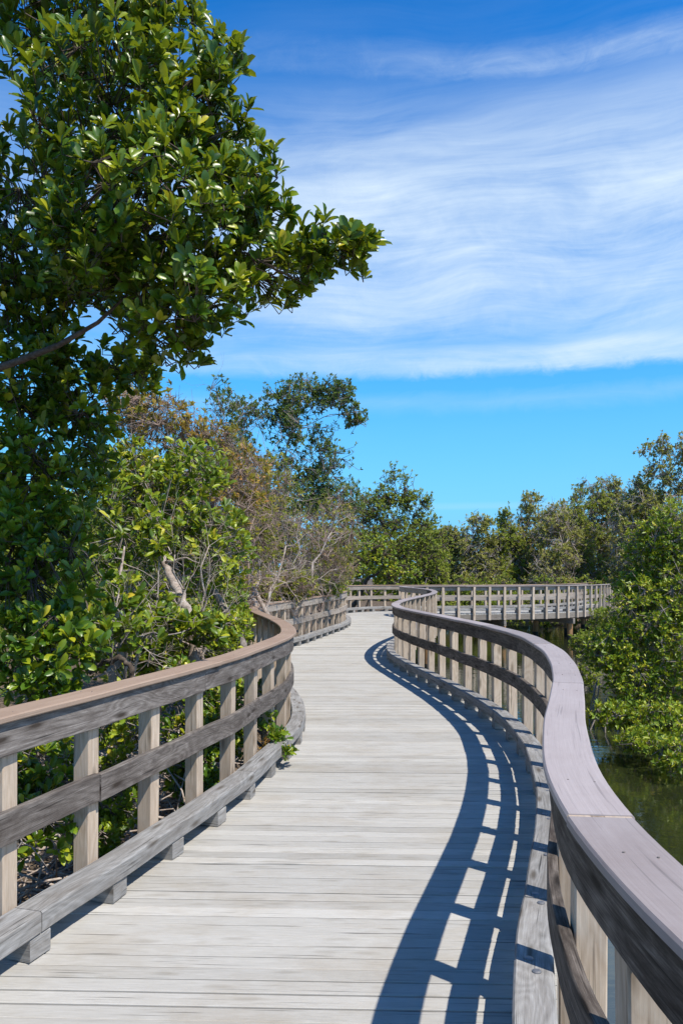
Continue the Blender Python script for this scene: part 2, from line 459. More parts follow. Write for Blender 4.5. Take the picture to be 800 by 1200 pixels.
for (lx, ly), (rx, ry) in [((1.95, 30.85), (2.55, 28.42)), ((3.0, 31.05), (3.25, 28.6)), ((6.0, 31.6), (6.35, 29.22)), ((9.1, 33.5), (10.3, 31.9)), ((13.6, 41.5), (14.6, 40.2))]:
    keysL.append(near_s(LC, lx, ly)); keysR.append(near_s(RC, rx, ry))
keysL = np.maximum.accumulate(np.array(keysL) + np.arange(len(keysL)) * 1e-3); keysR = np.maximum.accumulate(np.array(keysR) + np.arange(len(keysR)) * 1e-3)
kk = np.arange(len(keysL), dtype=float)
tt = np.linspace(0, len(keysL) - 1, 6000)
sl, sr = np.interp(tt, kk, keysL), np.interp(tt, kk, keysR)
ker = np.ones(301) / 301
slp = np.pad(sl, 150, mode='reflect', reflect_type='odd'); srp = np.pad(sr, 150, mode='reflect', reflect_type='odd')
sl = np.convolve(slp, ker, 'valid'); sr = np.convolve(srp, ker, 'valid')
mid = np.array([(LC.p(a) + RC.p(b)) / 2 for a, b in zip(sl, sr)])
cum = np.concatenate([[0], np.cumsum(np.linalg.norm(np.diff(mid, axis=0), axis=1))])
PITCH = .099
mb = MB()
c = 0.0
while c + PITCH < cum[-1]:
    gap = R.uniform(.005, .011)
    w = PITCH
    e = [np.interp(q, cum, tt) for q in (c, c + w - gap)]
    q4 = []
    for tq in e:
        a = LC.p(np.interp(tq, tt, sl)); b = RC.p(np.interp(tq, tt, sr))
        dlt = (b - a) / np.linalg.norm(b - a)
        q4.append((a - dlt * .034, b + dlt * .034))
    (a0, b0), (a1, b1) = q4
    dz = R.gauss(0, .0012); tint = min(max(R.gauss(.5, .2), 0), 1)
    ins = .0035
    V, fs, us = [], [], []
    uo, vo = R.uniform(0, 60), R.uniform(0, 60)
    LEN = float(np.linalg.norm(b0 - a0)); NS = 4
    tilt = R.gauss(0, .0007)
    for i in range(NS + 1):
        f = i / NS
        A = a0 + (b0 - a0) * f; B = a1 + (b1 - a1) * f
        dn = (B - A) / (np.linalg.norm(B - A) + 1e-9)
        zb = zdeck((A[1] + B[1]) / 2) + dz + R.gauss(0, .0004)
        V += [(A[0], A[1], zb - .038), (A[0], A[1], zb - .003 - tilt), (A[0] + dn[0] * ins, A[1] + dn[1] * ins, zb - tilt), (B[0] - dn[0] * ins, B[1] - dn[1] * ins, zb + tilt), (B[0], B[1], zb - .003 + tilt), (B[0], B[1], zb - .038)]
    vv = [0, .035, .04, .13, .135, .17, .26]
    for i in range(NS):
        for j in range(6):
            j2 = (j + 1) % 6
            fs.append([i * 6 + j, (i + 1) * 6 + j, (i + 1) * 6 + j2, i * 6 + j2])
            u0, u1 = uo + LEN * i / NS, uo + LEN * (i + 1) / NS
            us.append([(u0, vo + vv[j]), (u1, vo + vv[j]), (u1, vo + vv[j + 1]), (u0, vo + vv[j + 1])])
    fs.append([5, 4, 3, 2, 1, 0][::-1]); us.append([(uo, vo)] * 6)
    fs.append([NS * 6 + j for j in range(6)][::-1]); us.append([(uo, vo)] * 6)
    mb.add(V, fs, us, tint)
    c += w
deck = link('boardwalk_path', mb.mesh('boardwalk_path', M['deck']))
tag(deck, 'bleached grey plank deck winding between the two railings', kind='structure')
for cv in (LC, RC):
    mb = MB(); sweep(mb, cv, .02, cv.len - .02, rect(-.006, .036, -.245, -.042), (0, 0, 0), (R.uniform(0, 9), 3), .2)
    link('rim_joist', mb.mesh('rim_joist', M['beam']), deck)
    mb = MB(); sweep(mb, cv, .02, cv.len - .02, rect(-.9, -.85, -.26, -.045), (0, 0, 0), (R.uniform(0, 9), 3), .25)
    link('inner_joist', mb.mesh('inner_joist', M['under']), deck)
# piles in pairs with a cross beam
tgt_ = float(cum[np.argmin((mid[:, 0] - 8.75) ** 2 + (mid[:, 1] - 31.6) ** 2)])
cq = tgt_ - 3.05 * math.floor((tgt_ - .5) / 3.05)
k = 0
while cq < cum[-1] - .5:
    tq = np.interp(cq, cum, tt)
    a = LC.p(np.interp(tq, tt, sl)); b = RC.p(np.interp(tq, tt, sr)); zb = zdeck((a[1] + b[1]) / 2)
    d = (b - a) / np.linalg.norm(b - a); mid_ = (a + b) / 2; ln = np.linalg.norm(b - a)
    mb = MB(); mb.box((0, 0, 0), (ln + .3, .09, .22), uvo=(k, k), ch=.004, grain=0)
    link('cross_beam', mb.mesh('cross_beam', M['beam']), deck, (mid_[0], mid_[1], zb - .375), math.atan2(d[1], d[0]))
    for e in (a + d * .09, b - d * .09):
        mb = MB()
        mb.tube([(0, 0, -2.2), (0, 0, -.95)], [.112, .11], 14)
        mb2 = MB(); mb2.tube([(0, 0, -.95), (0, 0, -.7), (0, 0, -.488)], [.11, .11, .108], 14)
        pl = link('pile', mb2.mesh('pile', M['pile']), deck, (e[0], e[1], zb))
        link('wet_pile_base', mb.mesh('wet_pile_base', M['wetpile']), pl)
    cq += 3.05; k += 1

# ------------------------------------------------------------------ ground and water
xs = np.concatenate([[-420, -200, -110, -70], np.arange(-46, 46, .8), [70, 110, 200, 420]])
ys = np.concatenate([[-420, -150, -60, -25], np.arange(-12, 70, .8), [90, 130, 220, 430]])
lsort = np.argsort(LC.Q[:, 1])


def ground_z(x, y):
    lx = np.interp(y, LC.Q[lsort, 1], LC.Q[lsort, 0])
    if y > 27: lx = min(lx, -.25 + (y - 27) * .35)
    e = x - (lx + .75)                     # >0 towards the water
    left = -.42 - .22 * math.sin(x * .9 + y * .5) * .4
    z = left if e < -1.0 else (left + (-1.9 - left) * min((e + 1.0) / 1.6, 1))
    far = y - (42.0 + 2.0 * math.sin(x * .35))
    if far > 0: z = max(z, -1.9 + min(far / 2.5, 1) * 1.2)
    rb = x - (11.5 + 1.5 * math.sin(y * .3)) if y < 34 else x - 16
    if rb > 0: z = max(z, -1.9 + min(rb / 2.5, 1) * 1.2)
    return z + .05 * math.sin(x * 3.7 + y * 1.9) + .04 * math.sin(y * 4.3 - x * 2.2)


V = [(x, y, ground_z(x, y)) for y in ys for x in xs]
nx = len(xs)
fs = [[j * nx + i, j * nx + i + 1, (j + 1) * nx + i + 1, (j + 1) * nx + i] for j in range(len(ys) - 1) for i in range(nx - 1)]
m, nt, p = newmat('mud_and_litter')
tc = nd(nt, 'ShaderNodeTexCoord')
n1 = nd(nt, 'ShaderNodeTexNoise', n_Scale=14.0, n_Detail=8.0, n_Roughness=.75); nt.links.new(tc.outputs['Object'], n1.inputs['Vector'])
n2 = nd(nt, 'ShaderNodeTexVoronoi', n_Scale=22.0); nt.links.new(tc.outputs['Object'], n2.inputs['Vector'])
g = math_(nt, 'ADD', math_(nt, 'MULTIPLY', n1.outputs[0], .75), math_(nt, 'MULTIPLY', n2.outputs['Distance'], .35))
nt.links.new(ramp(nt, g, [(.35, (.02, .014, .01)), (.5, (.07, .05, .032)), (.62, (.16, .115, .075)), (.8, (.24, .18, .13))]), p.inputs['Base Color'])
p.inputs['Roughness'].default_value = .95
bp = nd(nt, 'ShaderNodeBump', n_Strength=.9, n_Distance=.03); nt.links.new(g, bp.inputs['Height']); nt.links.new(bp.outputs[0], p.inputs['Normal'])
mb = MB(); mb.v = V; mb.f = fs; mb.n = len(V); mb.t = [.5] * len(V); mb.mi = [0] * len(fs); mb.uv = [(0, 0)] * (4 * len(fs))
tag(link('ground', mb.mesh('ground', m, True)), 'brown leaf-littered mud bank under the mangroves', kind='structure')

m, nt, p = newmat('still_creek_water')
p.inputs['Base Color'].default_value = (.020, .025, .009, 1); p.inputs['Roughness'].default_value = .045; p.inputs['IOR'].default_value = 2.0; p.inputs['Specular IOR Level'].default_value = .75
tc = nd(nt, 'ShaderNodeTexCoord'); mp = nd(nt, 'ShaderNodeMapping'); mp.inputs['Scale'].default_value = (1, 1.9, 1); nt.links.new(tc.outputs['Object'], mp.inputs[0])
n1 = nd(nt, 'ShaderNodeTexNoise', n_Scale=5.0, n_Detail=3.0, n_Roughness=.55, n_Distortion=.4); nt.links.new(mp.outputs[0], n1.inputs['Vector'])
n2 = nd(nt, 'ShaderNodeTexNoise', n_Scale=1.1, n_Detail=2.0); nt.links.new(mp.outputs[0], n2.inputs['Vector'])
hh = math_(nt, 'ADD', math_(nt, 'MULTIPLY', n1.outputs[0], .3), n2.outputs[0])
bp = nd(nt, 'ShaderNodeBump', n_Strength=.15, n_Distance=.05); nt.links.new(hh, bp.inputs['Height']); nt.links.new(bp.outputs[0], p.inputs['Normal'])
mb = MB(); mb.add([(-400, -400, -1.0), (400, -400, -1.0), (400, 400, -1.0), (-400, 400, -1.0)], [[0, 1, 2, 3]])
tag(link('water', mb.mesh('water', m)), 'dark green creek reflecting the mangroves beside the boardwalk', kind='structure')


# ------------------------------------------------------------------ foliage
def unit(a):
    return a / (np.linalg.norm(a, axis=-1, keepdims=True) + 1e-9)


T_NEAR = (np.array([(0, 0, 0), (-.30, .28, .05), (0, .28, -.03), (.30, .28, .05), (-.5, .64, .08), (0, .64, -.05), (.5, .64, .08), (-.36, .90, .02), (0, .93, -.07), (.36, .90, .02), (0, 1.02, -.11)]),
          [[0, 2, 1], [0, 3, 2], [1, 2, 5, 4], [2, 3, 6, 5], [4, 5, 8, 7], [5, 6, 9, 8], [7, 8, 10], [8, 9, 10]])
T_MID = (np.array([(0, 0, 0), (-.5, .55, .08), (0, .5, -.05), (.5, .55, .08), (0, 1.0, -.08)]), [[0, 2, 1], [0, 3, 2], [1, 2, 4], [2, 3, 4]])
T_FAR = (np.array([(0, 0, 0), (-.5, .5, .06), (0, 1, -.05), (.5, .5, .06)]), [[0, 3, 1], [1, 3, 2]])


class Foliage:
    def __init__(s): s.V = []; s.fl = []; s.ft = []; s.T = []; s.mi = []; s.n = 0

    def raw(s, V, faces_flat, totals, tint, mi):
        s.V.append(V); s.fl.append(faces_flat + s.n); s.ft.append(totals); s.T.append(tint); s.mi.append(np.full(len(totals), mi)); s.n += len(V)

    def leaves(s, base, d, nrm, length, width, tint, tmpl):
        P, FS = tmpl
        n = len(base)
        x = unit(np.cross(d, nrm)); z = np.cross(x, d)
        L = length[:, None, None]; W = width[:, None, None]
        V = base[:, None, :] + P[None, :, 0:1] * W * x[:, None, :] + P[None, :, 1:2] * L * d[:, None, :] + P[None, :, 2:3] * L * z[:, None, :]
        flat = np.array([i for f in FS for i in f]); tot = np.array([len(f) for f in FS])
        k = len(P)
        ff = (flat[None, :] + (np.arange(n) * k)[:, None]).ravel()
        s.raw(V.reshape(-1, 3), ff, np.tile(tot, n), np.repeat(tint, k), 0)

    def twigs(s, p0, p1, r0, r1, sides=3, mi=1):
        n = len(p0)
        t = unit(p1 - p0)
        a = unit(np.cross(t, np.array([.37, .21, .9]))); b = np.cross(t, a)
        V = []
        for p, r in ((p0, r0), (p1, r1)):
            for k in range(sides):
                an = 2 * math.pi * k / sides
                V.append(p + r[:, None] * (math.cos(an) * a + math.sin(an) * b))
        V = np.stack(V, 1).reshape(-1, 3)
        flat = np.array([i for k in range(sides) for i in (k, (k + 1) % sides, sides + (k + 1) % sides, sides + k)])
        ff = (flat[None, :] + (np.arange(n) * 2 * sides)[:, None]).ravel()
        s.raw(V, ff, np.full(n * sides, 4), np.full(len(V), .5), mi)

    def mesh(s, name, mats, org, smooth):
        V = np.concatenate(s.V) - np.array(org); fl = np.concatenate(s.fl); ft = np.concatenate(s.ft); T = np.concatenate(s.T); mi = np.concatenate(s.mi)
        me = bpy.data.meshes.new(name)
        me.vertices.add(len(V)); me.vertices.foreach_set('co', V.astype('f').ravel())
        me.loops.add(len(fl)); me.loops.foreach_set('vertex_index', fl.astype('i'))
        me.polygons.add(len(ft)); me.polygons.foreach_set('loop_start', np.concatenate([[0], np.cumsum(ft)[:-1]]).astype('i'))
        for m_ in mats: me.materials.append(m_)
        me.polygons.foreach_set('material_index', mi.astype('i'))
        me.polygons.foreach_set('use_smooth', np.full(len(ft), smooth))
        a = me.attributes.new('tint', 'FLOAT', 'POINT'); a.data.foreach_set('value', T.astype('f'))
        me.update(calc_edges=True); me.validate()
        return me


def rosettes(fo, C, A, per, length, width, tmpl, lo=22, hi=85, tint0=.45, tints=.25, clus=None):
    """a whorl of leaves round axis A at each point C"""
    n = len(C)
    cnt = np.maximum(2, rng.poisson(per, n))
    idx = np.repeat(np.arange(n), cnt)
    N = len(idx)
    a = A[idx]
    e1 = unit(np.cross(a, np.array([.23, .91, .34]))); e2 = np.cross(a, e1)
    ph = rng.uniform(0, 2 * math.pi, N); th = np.radians(rng.uniform(lo, hi, N))
    d = unit(np.cos(th)[:, None] * a + np.sin(th)[:, None] * (np.cos(ph)[:, None] * e1 + np.sin(ph)[:, None] * e2) + rng.normal(0, .10, (N, 3)))
    nr = unit(a - d * np.sum(a * d, 1, keepdims=True) + rng.normal(0, .18, (N, 3)))
    Ln = length * rng.uniform(.5, 1.18, N) ; W = Ln * width * rng.uniform(.85, 1.15, N)
    back = rng.uniform(-.35, .25, N)[:, None] * length
    tc_ = rng.normal(0, .15, n) if clus is None else clus
    t = np.clip(tint0 + tc_[idx] + rng.normal(0, tints, N), 0, 1)
    t = np.where(t > .94, np.where(rng.random(N) < .7, .9, t), t)
    fo.leaves(C[idx] + a * back + d * .006, d, nr, Ln, W, t, tmpl)


def lobe_points(c, r, n, shell=.45):
    v = unit(rng.normal(0, 1, (n, 3)))
    q = (shell + (1 - shell) * rng.random(n) ** .6) if shell > 0 else rng.random(n) ** .4
    q = np.where(rng.random(n) < .3, rng.random(n) ** .5, q) * rng.uniform(.85, 1.12, n)
    return c + v * q[:, None] * r, v


def wobbly(p0, p1, n, amp, sag=0.0):
    p0, p1 = np.array(p0, float), np.array(p1, float)
    L = np.linalg.norm(p1 - p0)
    w1, w2 = rng.normal(0, 1, 3), rng.normal(0, 1, 3)
    out = []
    for i in range(n):
        f = i / (n - 1)
        e = math.sin(math.pi * f)
        out.append(p0 + (p1 - p0) * f + amp * L * (w1 * math.sin(math.pi * f) * .6 + w2 * math.sin(2.6 * math.pi * f) * .3 * (1 if f < 1 else 0)) * (1 if 0 < f < 1 else 0) + np.array([0, 0, -sag * L * e]))
    return out


def tree(name, label, cat, base, lobes, leafm, barkm, Lf, per=8, wid=.42, tmpl=T_MID, group=None, tr=.08, up=.8, tint0=.45, twig=True, stems=1, fork=.45, bare=0, extra=None, twr=.004, sunward=.45, lo=18, hi=80, mask=None, droop=0, clumps=0, dens=1.8, trunk_to=None):
    """lobes in photo terms: (px, py, distance, half width px, half height px, half depth m, whorls)"""
    base = np.array(base, float)
    root = empty(name, tuple(base), label, cat, group)
    mb = MB()
    cs = []
    for (px, py, d, rx, ry, rd, n) in lobes:
        cs.append((at(px, py, d), np.array([rx * d / F, rd, ry * d / F]), int(n * dens)))
    cen = np.mean([c for c, r, n in cs], axis=0)
    # trunk(s) to a fork, limbs on to every lobe
    forks = []
    for k in range(stems):
        b = base + (np.array([rng.uniform(-.5, .5) * tr, rng.uniform(-.5, .5) * tr, 0]) if k else 0)
        tgt = cen if k == 0 else cs[rng.integers(len(cs))][0]
        if trunk_to is not None: tgt, fork = np.array(trunk_to), 1.0
        fk = b + (tgt - b) * fork + np.array([rng.normal(0, .1), rng.normal(0, .1), 0])
        pts = wobbly(b, fk, 9, .07)
        mb.tube(pts, [tr * (1.15 - .45 * i / 8) * (1 if k == 0 else .7) for i in range(9)], 9)
        forks.append((fk, tr * .7 * (1 if k == 0 else .7)))
    fo = Foliage()
    nodes = [(fk, fr) for fk, fr in forks]
    cs.sort(key=lambda q: min(np.linalg.norm(q[0] - f[0]) for f in forks))
    for ci, (c, r, n) in enumerate(cs):
        fk, fr = min(nodes, key=lambda q: np.linalg.norm(q[0] - c) + (.25 if q[1] < tr * .25 else 0))
        limb = wobbly(fk, c, 10, .08, .02)
        lr = [max(fr * (.85 - .5 * i / 9), twr * 1.6) for i in range(10)]
        mb.tube(limb, lr, 7)
        nodes += [(limb[i], lr[i]) for i in (3, 5, 7, 9)]
        sec = []
        for q in range(max(3, int(n / 22) + 2)):
            j = int(rng.integers(4, 10)); dirv = unit(rng.normal(0, 1, 3) + np.array([0, 0, .35]))
            e = c + dirv * r * rng.uniform(.55, .95)
            pth = wobbly(limb[j], e, 6, .1)
            rr = fr * (.4 - .025 * j)
            mb.tube(pth, [max(rr * (.8 - .12 * i), twr * 1.2) for i in range(6)], 5)
            sec += pth[2:]
        sec = np.array(sec)
        P, v = lobe_points(c, r, n)
        if clumps:                              # bunch the whorls round a few twig heads so that gaps open
            K = max(3, int(n / clumps))
            H_, hv = lobe_points(c, r, K, .35)
            k_ = rng.integers(0, K, n)
            P = H_[k_] + rng.normal(0, 1, (n, 3)) * r.mean() * .17
            v = unit(hv[k_] + rng.normal(0, .4, (n, 3)))
        if mask is not None:
            keep = np.array([mask(q) for q in P]); P, v = P[keep], v[keep]
        if len(P) == 0: continue
        out_ = rng.random(len(P)) < .07          # stray shoots beyond the outline
        P = np.where(out_[:, None], c + (P - c) * rng.uniform(1.12, 1.4, len(P))[:, None], P)
        A = unit(v * .5 + np.array([.4 * sunward, -.9 * sunward, up]) + rng.normal(0, .3, (len(P), 3)))
        if droop: A = unit(A + np.array([0, 0, -droop]) * (rng.random(len(P)) < .5)[:, None])
        # clump-wise shade of green
        ph = rng.uniform(0, 6, 3)
        cl = .16 * np.sin(P[:, 0] / (r[0] + .05) * 3 + ph[0]) * np.cos(P[:, 2] / (r[2] + .05) * 3 + ph[1]) + rng.normal(0, .13, len(P))
        rosettes(fo, P, A, per, Lf, wid, tmpl, lo, hi, tint0=tint0, clus=cl)
        if twig:
            dd = ((P[:, None, :] - sec[None]) ** 2).sum(2)
            tg = sec[np.argmin(dd, 1)]
            jj = P - A * np.minimum(np.linalg.norm(P - tg, axis=1), Lf * 1.2)[:, None] * .5
            o = np.full(len(P), 1.0)
            fo.twigs(jj, P + A * Lf * .1, o * twr, o * twr * .7)
            fo.twigs(tg, jj, o * twr * 1.5, o * twr)
        if bare:
            nb = int(n * bare)
            B, bv = lobe_points(c, r * 1.08, nb)
            tg = sec[rng.integers(0, len(sec), nb)]
            near = sec[np.argmin(((B[:, None, :] - sec[None]) ** 2).sum(2), 1)]
            o = np.full(nb, 1.0)
            fo.twigs(near, B, o * twr * 1.6, o * twr * .6, mi=1)
            B2 = B + rng.normal(0, 1, (nb, 3)) * r * .22
            fo.twigs((near + B) / 2, B2, o * twr * 1.1, o * twr * .5, mi=1)
    if extra: extra(mb)
    mb.v = [tuple(np.array(q) - base) for q in mb.v]
    link('trunk', mb.mesh('trunk', barkm, True), root)
    link('crown', fo.mesh('crown', [leafm, barkm], base, tmpl is not T_FAR), root)
    return root


def snag(name, label, cat, base, tips, barkm, r0, depth=4, group=None, spread=.55, seed=1):
    """leafless tree: forking bare limbs"""
    rs = np.random.default_rng(seed)
    base = np.array(base, float)
    root = empty(name, tuple(base), label, cat, group)
    mb = MB()

    def grow(p, d, L, r, k):
        e = p + d * L
        m_ = p + d * L * .5 + rs.normal(0, .06 * L, 3)
        mb.tube([p, m_, e], [r, r * .85, r * .7], 6 if r > .012 else 4, caps=False)
        if k == 0: return
        for _ in range(rs.integers(2, 4)):
            nd_ = unit(d + rs.normal(0, spread, 3) + np.array([0, 0, .06]))
            grow(m_ if rs.random() < .35 else e, nd_, L * rs.uniform(.5, .8), r * rs.uniform(.45, .65), k - 1)

    for (tip, w) in tips:
        tip = np.array(tip, float)
        pts = [base + (tip - base) * i / 7 + (rs.normal(0, .035 * np.linalg.norm(tip - base), 3) if 0 < i < 7 else 0) for i in range(8)]
        mb.tube(pts, [r0 * w * (1 - .75 * i / 7) for i in range(8)], 8)
        for i in range(2, 8):
            for _ in range(2 if depth > 2 else 1):
                dirv = unit(unit(tip - base) + rs.normal(0, .8, 3))
                grow(pts[i], dirv, np.linalg.norm(tip - base) * rs.uniform(.12, .26), r0 * w * .35 * (1 - .09 * i), depth - 1)
    mb.v = [tuple(np.array(q) - base) for q in mb.v]
    link('bare_limb', mb.mesh('bare_limb', barkm, True), root)
    return root


# --- the big mangrove at the left, leaning over the railing
def gap_mask(P):
    # open holes in the crown (real gaps in the leaf mass, given where they lie in the tree)
    x, z, y = P[0] / P[1] * F + 400, HZ - (P[2] - EYE) / P[1] * F, P[1]
    if (x - 112) ** 2 / 24 ** 2 + (z - 392) ** 2 / 32 ** 2 < 1 and (x * 7.3 + z * 3.1) % 1 > .2: return False
    if (x - 5) ** 2 / 22 ** 2 + (z - 125) ** 2 / 22 ** 2 < 1: return False
    return True


big = [(80, 30, 4.7, 110, 70, .6, 95), (185, 35, 4.4, 62, 55, .4, 42), (258, 78, 4.3, 32, 42, .22, 15), (130, 140, 4.25, 125, 80, .6, 110), (245, 160, 4.4, 52, 55, .4, 42),
       (290, 235, 4.4, 55, 48, .35, 38), (372, 292, 4.4, 48, 30, .25, 22), (418, 292, 4.35, 24, 26, .15, 9), (180, 250, 4.15, 120, 75, .6, 115), (305, 325, 4.5, 70, 42, .35, 38),
       (40, 260, 5.0, 80, 110, .6, 85), (215, 350, 4.2, 62, 58, .4, 44), (120, 300, 4.1, 60, 40, .4, 34), (205, 408, 4.5, 42, 26, .25, 13), (30, 440, 5.2, 60, 60, .6, 50), (25, 350, 5.1, 45, 55, .5, 34), (165, 440, 5.3, 26, 24, .3, 12), (110, 345, 4.9, 40, 20, .3, 14), (70, 400, 5.1, 26, 40, .3, 16), (130, 430, 5.2, 30, 22, .3, 12), (150, 380, 4.8, 26, 36, .3, 14), (85, 330, 5.0, 40, 30, .4, 18), (55, 545, 5.2, 75, 85, .5, 85),
       (45, 670, 5.0, 68, 85, .45, 85), (50, 765, 4.6, 62, 55, .3, 50), (100, 480, 5.3, 45, 45, .4, 26),
       (-130, 200, 4.9, 140, 250, .9, 150), (-110, 600, 4.9, 110, 210, .7, 110), (50, -120, 4.4, 200, 100, .8, 120)]


def big_extra(mb):
    # a bare brown limb crossing the gap in the crown
    mb.tube([np.array([-3.4, 5.5, 1.7]), at(-110, 500, 5.0), at(-30, 440, 4.7), at(20, 424, 4.55), at(70, 404, 4.5), at(115, 378, 4.45), at(150, 345, 4.4)], [.05, .035, .026, .022, .017, .012, .006], 8)
    # arching prop roots
    for k in range(9):
        a = rng.uniform(0, 6.28); h = rng.uniform(.1, .9); o = rng.uniform(.4, 1.1)
        b = np.array([-3.9, 5.9, -.5])
        p0 = b + np.array([0, 0, h]); p2 = b + np.array([math.cos(a) * o, math.sin(a) * o, -.1])
        mb.tube([p0, (p0 * .55 + p2 * .45) + np.array([0, 0, .22]), p2 * .85 + p0 * .15 + np.array([0, 0, .1]), p2], [.03, .028, .026, .024], 7)


tree('mangrove_tree', 'large glossy-leaved mangrove in the left foreground, leaning out over the railing', 'tree', (-3.9, 5.9, -.5), big, M['leaf_near'], M['bark_dark'], .086, 9, .47, T_NEAR,
     tr=.11, tint0=.42, twr=.003, mask=gap_mask, extra=big_extra, stems=2, dens=2.5, sunward=.7, lo=14, hi=74, trunk_to=(-3.4, 5.5, 1.7))

# --- thicket behind the left railing
tree('mangrove_tree', 'bright yellow-green mangrove in the thicket just right of the large foreground mangrove', 'tree', (-2.6, 8.7, -.5),
     [(185, 600, 8.7, 60, 55, .7, 105), (150, 670, 8.2, 45, 65, .6, 75), (225, 555, 9.0, 45, 35, .6, 70), (255, 640, 8.9, 42, 50, .6, 80), (150, 560, 9, 40, 50, .6, 80), (205, 705, 8.6, 45, 30, .4, 40), (130, 760, 7.2, 45, 35, .4, 60), (180, 720, 7.3, 34, 22, .25, 26), (245, 745, 7.4, 26, 20, .25, 22), (118, 735, 6.1, 22, 22, .2, 14), (160, 745, 6.3, 24, 22, .2, 14), (185, 640, 7.6, 18, 14, .2, 9), (150, 700, 6.4, 16, 22, .2, 9), (225, 735, 7.2, 24, 16, .2, 14), (178, 610, 7.7, 16, 16, .2, 8)],
     M['leaf_fresh'], M['bark_grey'], .105, 8, .43, T_NEAR, tr=.06, tint0=.42, twr=.004, bare=.25)
tree('mangrove_tree', 'half-dry mangrove with browned leaves at its top, rising behind the yellow-green one', 'tree', (-2.7, 11.2, -.5),
     [(180, 490, 11, 48, 36, .7, 90), (235, 525, 11.3, 45, 42, .7, 90), (160, 560, 11, 45, 55, .8, 60), (150, 480, 11.5, 30, 30, .6, 40), (285, 560, 11.6, 35, 40, .7, 60), (250, 590, 11, 60, 55, .8, 110)],
     M['leaf_dry'], M['bark_red'], .085, 8, .45, T_MID, tr=.06, tint0=.46, twr=.0035, bare=1.2, dens=2.3)
tree('mangrove_tree', 'olive twiggy mangrove directly behind the first inward bend of the left railing', 'tree', (-2.15, 14.0, -.5),
     [(290, 620, 13.8, 45, 50, .8, 120), (250, 680, 12.5, 45, 45, .7, 110), (310, 570, 14.3, 40, 40, .7, 70), (225, 640, 12.8, 40, 50, .7, 90), (270, 545, 14, 30, 35, .6, 40)],
     M['leaf_olive'], M['bark_red'], .085, 8, .43, T_MID, tr=.06, tint0=.46, twr=.0035, bare=1.1, dens=2.3)
tree('mangrove_tree', 'tall thin-crowned mangrove showing sky through its leaves, highest left of the sky gap', 'tree', (-1.75, 22.3, -.5),
     [(352, 462, 22, 34, 20, .8, 70), (395, 462, 22, 24, 20, .6, 50), (415, 485, 22, 16, 14, .5, 26), (300, 482, 22, 34, 20, .8, 46), (350, 500, 22, 40, 22, .8, 60), (335, 545, 22, 32, 30, .8, 44), (378, 545, 22, 28, 34, .8, 60), (390, 585, 22, 34, 26, .8, 80), (330, 590, 21.5, 45, 35, .8, 90), (275, 520, 22, 25, 25, .7, 24)],
     M['leaf_blue'], M['bark_grey'], .105, 7, .45, T_MID, tr=.085, tint0=.4, twr=.006, clumps=10, fork=.55, stems=2, dens=5.6)
tree('mangrove_tree', 'slim sparse mangrove with grey-green leaves, just left of the tall thin-crowned one', 'tree', (-3.4, 20.5, -.5),
     [(262, 470, 20.5, 22, 24, .6, 36), (255, 510, 20.5, 30, 25, .6, 40), (285, 535, 20.5, 24, 30, .6, 36), (235, 560, 20, 45, 45, .8, 80)],
     M['leaf_blue'], M['bark_grey'], .10, 7, .45, T_MID, tr=.06, tint0=.4, twr=.006, clumps=9, fork=.55, dens=3.2)
tree('mangrove_tree', 'grey-brown mangrove full of bare twigs, behind the second bend of the left railing', 'tree', (-1.2, 19.2, -.5),
     [(345, 640, 18.8, 50, 45, .8, 90), (390, 625, 20, 35, 45, .8, 100), (340, 685, 17.6, 40, 18, .5, 70), (300, 690, 16.2, 30, 22, .5, 60), (392, 672, 21.5, 26, 22, .6, 60)],
     M['leaf_olive'], M['bark_red'], .095, 6, .45, T_MID, tr=.06, tint0=.42, twr=.005, bare=1.1, dens=2.6)
tree('mangrove_tree', 'mid-green full mangrove showing through behind the bare-twigged one at the second bend', 'tree', (-1.9, 25.5, -.5),
     [(330, 600, 25.5, 36, 30, .8, 120), (372, 605, 26, 34, 30, .8, 120), (300, 640, 25, 36, 34, .8, 120), (350, 650, 25.5, 44, 34, .8, 150), (400, 650, 26.5, 22, 30, .7, 90), (285, 580, 25, 26, 26, .7, 60)],
     M['leaf_far'], M['bark_grey'], .11, 8, .46, T_FAR, tr=.07, tint0=.38, twr=.007, clumps=14, fork=.5, dens=2.2)
tree('mangrove_tree', 'dark green round-headed tree where the boardwalk turns to the right', 'tree', (.2, 35.5, -.5),
     [(462, 575, 35, 28, 26, 1.0, 110), (485, 600, 35.5, 26, 26, 1.0, 100), (440, 605, 34.5, 34, 30, 1.0, 120), (470, 640, 34, 40, 34, 1.0, 170), (420, 600, 36, 26, 30, 1.0, 80), (505, 645, 35, 22, 34, 1.0, 100)],
     M['leaf_far'], M['bark_dark'], .13, 8, .5, T_FAR, tr=.12, tint0=.3, twr=.010, clumps=12, dens=3)
tree('mangrove_bush', 'bright yellow-green bush behind the far railing, at the foot of the dark round tree', 'bush', (.75, 32.8, -.5),
     [(438, 650, 32.4, 26, 22, .6, 110), (418, 662, 32, 16, 20, .5, 60), (468, 672, 32.8, 26, 16, .6, 80), (440, 640, 32.5, 18, 14, .6, 40)],
     M['leaf_fresh'], M['bark_dark'], .13, 8, .5, T_FAR, tr=.06, tint0=.5, twr=.01)

